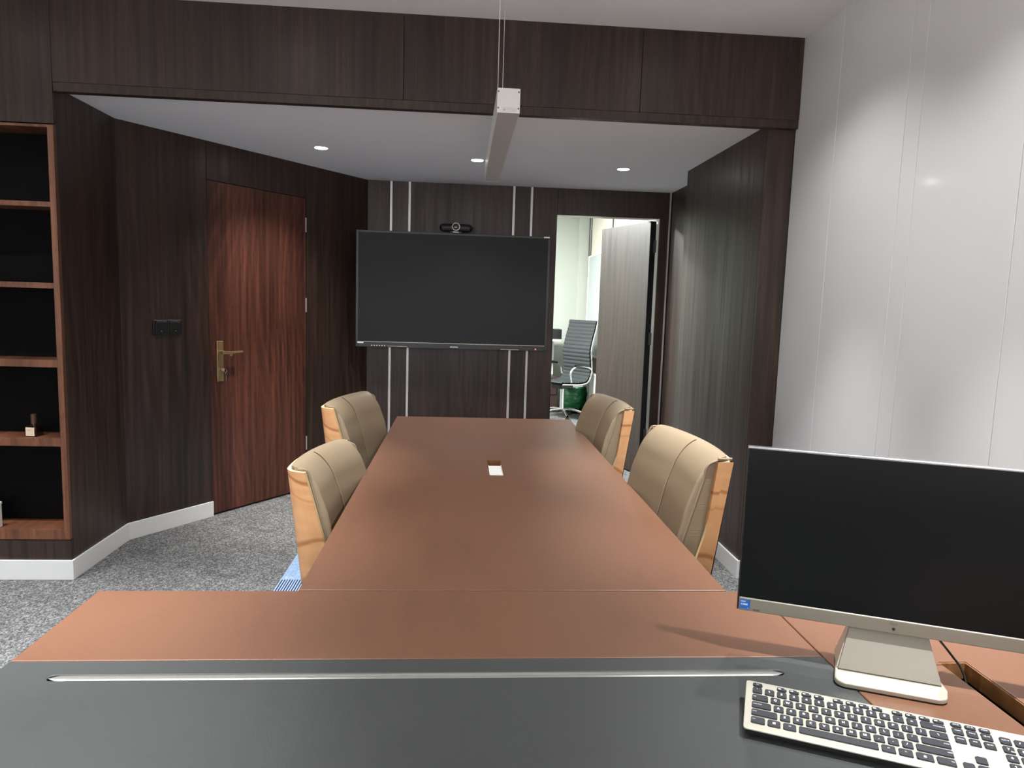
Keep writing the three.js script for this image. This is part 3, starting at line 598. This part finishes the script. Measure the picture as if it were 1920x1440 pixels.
// ------------------------------------------------------------------ keyboard
{
  const t = thing('keyboard', 'silver keyboard with dark grey keys in front of the computer', 'keyboard', [0.499, DESK, -1.105], -24.3 * deg);
  const tiltA = Math.atan2(0.016, 0.118), W = 0.436, D = 0.121;
  const k = new THREE.Group(); k.name = 'deck'; k.position.set(0, 0.033, 0); k.rotation.x = tiltA; t.add(k);
  const sh = new THREE.Shape(), rr = 0.006; sh.moveTo(rr, 0); sh.lineTo(W - rr, 0); sh.quadraticCurveTo(W, 0, W, -rr); sh.lineTo(W, -D + rr); sh.quadraticCurveTo(W, -D, W - rr, -D); sh.lineTo(rr, -D); sh.quadraticCurveTo(0, -D, 0, -D + rr); sh.lineTo(0, -rr); sh.quadraticCurveTo(0, 0, rr, 0);
  mesh('top_plate', slab(sh, -0.003, 0, 0.0012), M.keyBody, k);
  const us = new THREE.Shape(); us.moveTo(0.004, -0.003); us.lineTo(W - 0.004, -0.003); us.lineTo(W - 0.004, -D + 0.003); us.lineTo(0.004, -D + 0.003); us.closePath();
  mesh('underside', slab(us, -0.0125, -0.0031, 0.001), M.blackPlastic, k);
  for (const x of [0.02, W - 0.05]) mesh('foot', box(x, x + 0.03, -0.031, -0.0126, 0.006, 0.016, { r: 0.002 }), M.blackPlastic, k);
  const front = mesh('front_foot', box(0.03, W - 0.03, -0.0155, -0.0126, 0.106, 0.112), M.blackPlastic, k);
  // keys: [legend, width in units, small second mark]
  const U = 0.019, rows = [];
  const R = (y, h, x, list) => { for (const e of list) { if (typeof e === 'number') { x += e * U; continue; } const [l, w = 1, m = '', hh = h] = e; rows.push({ l, m, x, y, w: w * U - 0.0036, h: hh }); x += w * U; } };
  const X0 = 0.009, KH = 0.0148, P0 = 0.0065, P1 = 0.0178, PY = 0.0186;
  const F = (n) => ['F' + n, 1, ''];
  R(P0, 0.0085, X0, [['esc'], 1, F(1), F(2), F(3), F(4), 0.5, F(5), F(6), F(7), F(8), 0.5, F(9), F(10), F(11), F(12), 0.25, ['prt sc'], ['scr lk'], ['pause']]);
  R(P1, KH, X0, [['`', 1, 'ذ'], ['1', 1, '١'], ['2', 1, '٢'], ['3', 1, '٣'], ['4', 1, '٤'], ['5', 1, '٥'], ['6', 1, '٦'], ['7', 1, '٧'], ['8', 1, '٨'], ['9', 1, '٩'], ['0', 1, '٠'], ['-'], ['='], ['backspace', 2], 0.25, ['insert'], ['home'], ['pg up'], 0.25, ['num lk'], ['/'], ['*'], ['-']]);
  R(P1 + PY, KH, X0, [['tab', 1.5], ['Q', 1, 'ض'], ['W', 1, 'ص'], ['E', 1, 'ث'], ['R', 1, 'ق'], ['T', 1, 'ف'], ['Y', 1, 'غ'], ['U', 1, 'ع'], ['I', 1, 'ه'], ['O', 1, 'خ'], ['P', 1, 'ح'], ['[', 1, 'ج'], [']', 1, 'د'], ['\\', 1.5], 0.25, ['delete'], ['end'], ['pg dn'], 0.25, ['7', 1, 'home'], ['8', 1, '▲'], ['9', 1, 'pg up'], ['+', 1, '', KH + PY]]);
  R(P1 + 2 * PY, KH, X0, [['caps lock', 1.75], ['A', 1, 'ش'], ['S', 1, 'س'], ['D', 1, 'ي'], ['F', 1, 'ب'], ['G', 1, 'ل'], ['H', 1, 'ا'], ['J', 1, 'ت'], ['K', 1, 'ن'], ['L', 1, 'م'], [';', 1, 'ك'], ["'", 1, 'ط'], ['enter', 2.25], 3.5, ['4', 1, '◄'], ['5'], ['6', 1, '►']]);
  R(P1 + 3 * PY, KH, X0, [['shift', 2.25], ['Z', 1, 'ئ'], ['X', 1, 'ء'], ['C', 1, 'ؤ'], ['V', 1, 'ر'], ['B', 1, 'لا'], ['N', 1, 'ى'], ['M', 1, 'ة'], [',', 1, 'و'], ['.', 1, 'ز'], ['/', 1, 'ظ'], ['shift', 2.75], 1.25, ['▲'], 1.25, ['1', 1, 'end'], ['2', 1, '▼'], ['3', 1, 'pg dn'], ['enter', 1, '', KH + PY]]);
  R(P1 + 4 * PY, KH, X0, [['ctrl', 1.3], ['win', 1.2], ['alt', 1.2], ['', 6.0], ['alt', 1.2], ['fn', 1.2], ['menu', 1.4], ['ctrl', 1.5], 0.25, ['◄'], ['▼'], ['►'], 0.25, ['0', 2, 'ins'], ['.', 1, 'del']]);
  const cols = 12, cell = 128, nr = Math.ceil((rows.length + 1) / cols);
  const atlas = print(cols * cell, nr * cell, (x, AW, AH) => {
    x.fillStyle = '#292a2f'; x.fillRect(0, 0, AW, AH); x.fillStyle = '#f4f4f6'; x.textBaseline = 'middle';
    rows.forEach((r, i) => {
      const cx = (i % cols) * cell, cy = Math.floor(i / cols) * cell, wide = r.w / 0.0154, k = 1 / Math.max(1, wide), flat = r.h < 0.01 ? 1.75 : 1, tall = r.h > 0.02 ? 0.45 : 1;
      x.save(); x.beginPath(); x.rect(cx, cy, cell, cell); x.clip(); x.translate(cx, cy); x.scale(k, flat * tall);   // undo the stretch of wide and flat keys
      const fw = cell / k, fh = cell / (flat * tall);
      if (r.l === 'win') { for (const [a, b] of [[0, 0], [1, 0], [0, 1], [1, 1]]) x.fillRect(fw / 2 - 18 + a * 19, fh / 2 - 20 + b * 19, 17, 17); }
      else if (r.l === 'menu') { for (let q = 0; q < 4; q++) x.fillRect(fw / 2 - 16, fh / 2 - 16 + q * 10, 32, 5); }
      else if (/^F\d/.test(r.l)) { x.font = 'bold 24px sans-serif'; x.textAlign = 'right'; x.fillText(r.l.toLowerCase(), fw - 10, 20); x.fillRect(18, fh / 2 - 12, 34, 20); }
      else if (r.l.length > 1) { x.font = '27px sans-serif'; x.textAlign = r.w > 0.02 ? (r.x < 0.1 ? 'left' : r.x > 0.2 && r.w > 0.024 ? 'right' : 'center') : 'center'; x.fillText(r.l, x.textAlign === 'left' ? 16 : x.textAlign === 'right' ? fw - 16 : fw / 2, fh * 0.4, fw - 20); }
      else { x.font = 'bold 54px sans-serif'; x.textAlign = 'center'; x.fillText(r.l, fw * 0.46, fh * 0.46); if (r.m) { x.font = 'bold 34px sans-serif'; x.fillText(r.m, fw * 0.79, fh * 0.74, fw * 0.36); } }
      x.restore();
    });
  });
  const keyMat = S({ map: atlas, roughness: 0.4 });
  rows.forEach((r, i) => {
    const H = 0.0024, a = r.w / 2, b = r.h / 2, q = 0.0016, e = 0.0007, ring = (y, ins) => { const A = a - ins, B = b - ins; return [[-A + q, y, -B], [A - q, y, -B], [A, y, -B + q], [A, y, B - q], [A - q, y, B], [-A + q, y, B], [-A, y, B - q], [-A, y, -B + q]]; };
    const lo = ring(0.0002, 0), hi = ring(H, e), pos = [], uv = [], u0 = (i % cols) / cols, v1 = 1 - Math.floor(i / cols) / nr, du = 1 / cols, dv = 1 / nr, bl = [((rows.length % cols) + 0.5) / cols, 1 - (Math.floor(rows.length / cols) + 0.5) / nr];
    const T = (v) => [u0 + du * (0.5 + (v[0] / (2 * a)) * 0.98), v1 - dv * (0.5 + (v[2] / (2 * b)) * 0.98)];
    for (let j = 1; j < 7; j++) for (const v of [hi[0], hi[j + 1], hi[j]]) { pos.push(...v); uv.push(...T(v)); }
    for (let j = 0; j < 8; j++) { const n = (j + 1) % 8; for (const v of [lo[j], hi[j], hi[n], lo[j], hi[n], lo[n]]) { pos.push(...v); uv.push(...bl); } }
    const g = new THREE.BufferGeometry(); g.setAttribute('position', new THREE.Float32BufferAttribute(pos, 3)); g.setAttribute('uv', new THREE.Float32BufferAttribute(uv, 2)); g.computeVertexNormals();
    const m = mesh('key', g, keyMat, k); m.position.set(r.x + a + 0.0018, 0, r.y + b);
  });
}

// ------------------------------------------------------------------ things in the office beyond
{
  const t = thing('office_chair', 'grey ribbed high-back office chair with chrome arms in the next room', 'chair', [1.26, 0, -8.6], 0);
  // local x is forward
  t.rotation.y = Math.PI + 0.62;
  const prof = new THREE.CatmullRomCurve3([[0.24, 0.46], [0.1, 0.452], [-0.08, 0.445], [-0.2, 0.47], [-0.255, 0.56], [-0.25, 0.7], [-0.235, 0.85], [-0.27, 1.0], [-0.315, 1.14], [-0.33, 1.22]].map((q) => new THREE.Vector3(q[0], q[1], 0)));
  const pts = prof.getSpacedPoints(240), nn = pts.map((p, i) => { const a = pts[Math.max(0, i - 1)], b = pts[Math.min(240, i + 1)]; return [-(b.y - a.y), b.x - a.x].map((v) => v / Math.hypot(b.x - a.x, b.y - a.y)); });
  const hw = 0.235;
  const side = (sgn) => grid(8, 240, (u, v) => { const i = Math.round(v * 240), rib = 0.012 * Math.sqrt(Math.abs(Math.sin((i / 240) * Math.PI * 26))), e = sgn > 0 ? 0.014 + rib : -0.006; return [pts[i].x - nn[i][0] * e * 1, pts[i].y - nn[i][1] * e * 1, (sgn > 0 ? 1 : -1) * (-hw + 2 * hw * u)]; });
  mesh('ribbed_sling', mergeGeometries([side(-1), side(1)]), M.officeGrey, t);
  for (const s of [-1, 1]) {
    mesh('side_rail', tube(pts.filter((_, i) => i % 12 === 0).map((p) => [p.x, p.y, s * (hw + 0.008)]), 0.01, 80, 8), M.chrome, t);
    const arm = mesh('armrest', tube([[-0.23, 0.53, s * (hw + 0.02)], [-0.22, 0.62, s * (hw + 0.04)], [-0.1, 0.67, s * (hw + 0.045)], [0.08, 0.66, s * (hw + 0.045)], [0.13, 0.6, s * (hw + 0.035)], [0.1, 0.48, s * (hw + 0.02)]], 0.011, 50, 8), M.chrome, t);
    mesh('arm_pad', tube([[-0.16, 0.672, s * (hw + 0.045)], [-0.05, 0.685, s * (hw + 0.045)], [0.07, 0.676, s * (hw + 0.045)]], 0.018, 16, 8), M.blackPlastic, arm);
  }
  mesh('mechanism', box(-0.1, 0.1, 0.38, 0.43, -0.09, 0.09, { r: 0.01 }), M.blackPlastic, t);
  mesh('column', cyl(0.025, 0.028, 0.28).translate(0, 0.25, 0), M.chrome, t);
  for (let k = 0; k < 5; k++) {
    const a = (k * 2 * Math.PI) / 5 + 0.2, ex = Math.cos(a) * 0.3, ez = Math.sin(a) * 0.3;
    mesh('leg', tube([[0, 0.12, 0], [ex * 0.5, 0.115, ez * 0.5], [ex, 0.07, ez]], 0.016, 10, 8), M.chrome, t);
    mesh('caster', cyl(0.027, 0.027, 0.04, 18).rotateX(Math.PI / 2).rotateY(-a + Math.PI / 2).translate(ex, 0.0275, ez), M.blackPlastic, t);
  }
}
{
  const t = thing('waste_bin', 'waste bin lined with a crumpled green plastic bag', 'bin', [1.48, 0, -9.1]);
  mesh('basket', new THREE.LatheGeometry([[0.001, 0.002], [0.12, 0.002], [0.15, 0.3], [0.146, 0.3], [0.117, 0.006], [0.001, 0.006]].map((q) => new THREE.Vector2(...q)), 32), M.blackPlastic, t);
  const wob = (a, y) => 0.016 * (vnoise((a / 6.2832) * 14, y * 30, 14, 64, 201) - 0.5) + 0.012 * (vnoise((a / 6.2832) * 32, y * 12, 32, 64, 202) - 0.5);
  mesh('bag', grid(96, 34, (u, v) => { const a = -u * 2 * Math.PI, over = v < 0.72 ? v / 0.72 : 1 - (v - 0.72) * 0.9, y = 0.05 + 0.29 * over + 0.03 * Math.sin(a * 2 + 1) * v * (v < 0.72 ? 1 : 0.9), inn = v < 0.72 ? 0 : (v - 0.72) * 0.12; const r = 0.138 + 0.045 * Math.sin(Math.min(1, over) * 2.6) - inn + wob(a, v); return [Math.cos(a) * r, y, Math.sin(a) * r]; }), M.bag, t);
}
{
  const t = thing('office_desk', 'dark wood office desk with white top at the left of the doorway view', 'desk', [0.75, 0, -9.28]);
  mesh('pedestal', box(0.1, 0.52, 0, 0.46, -0.2, 0.22, { r: 0.004 }), M.deskBrown, t);
  const dr = mesh('drawer', box(0.12, 0.5, 0.24, 0.44, 0.2205, 0.235, { r: 0.003 }), M.deskBrown, t);
  mesh('knob', new THREE.SphereGeometry(0.012, 16, 10).translate(0.31, 0.34, 0.246), M.chrome, dr);
  mesh('white_panel', box(-0.9, 0.5, 0.461, 0.93, -0.2, -0.18, { r: 0.003 }), M.white, t);
  mesh('white_top', box(-0.9, 0.54, 0.931, 0.955, -0.25, 0.2, { r: 0.003 }), M.white, t);
}
{
  const t = thing('printer', 'black desktop device on the white office desk', 'printer', [1.1, 0.9553, -9.3]);
  mesh('body', box(-0.2, 0.21, 0, 0.13, -0.13, 0.13, { r: 0.008 }), M.bezel, t);
  mesh('slot', box(-0.05, 0.14, 0.005, 0.075, 0.1305, 0.133), M.blackMatte, t);
}
{
  const t = thing('whiteboard', 'white magnetic board in a pale frame on the office side wall', 'whiteboard', [1.7, 1.4, -8.9]);
  mesh('surface', box(-0.02, -0.012, -0.62, 0.64, -0.56, 0.6, { shift: false }), M.whiteboard, t);
  mesh('frame', mergeGeometries([box(-0.026, -0.001, -0.645, -0.62, -0.585, 0.625), box(-0.026, -0.001, 0.64, 0.66, -0.585, 0.625), box(-0.026, -0.001, -0.62, 0.64, -0.585, -0.56), box(-0.026, -0.001, -0.62, 0.64, 0.6, 0.625)]), M.white, t);
}
{
  const t = thing('low_cabinet', 'low white cabinet standing behind the open door', 'cabinet', [1.62, 0, -8.35]);
  mesh('body', box(0.022, 0.065, 0.0, 0.55, -0.5, 0.4, { r: 0.003 }), M.white, t);
  mesh('top', box(0.018, 0.066, 0.5505, 0.565, -0.505, 0.405, { r: 0.002 }), M.white, t);
}

renderer.render(scene, camera);
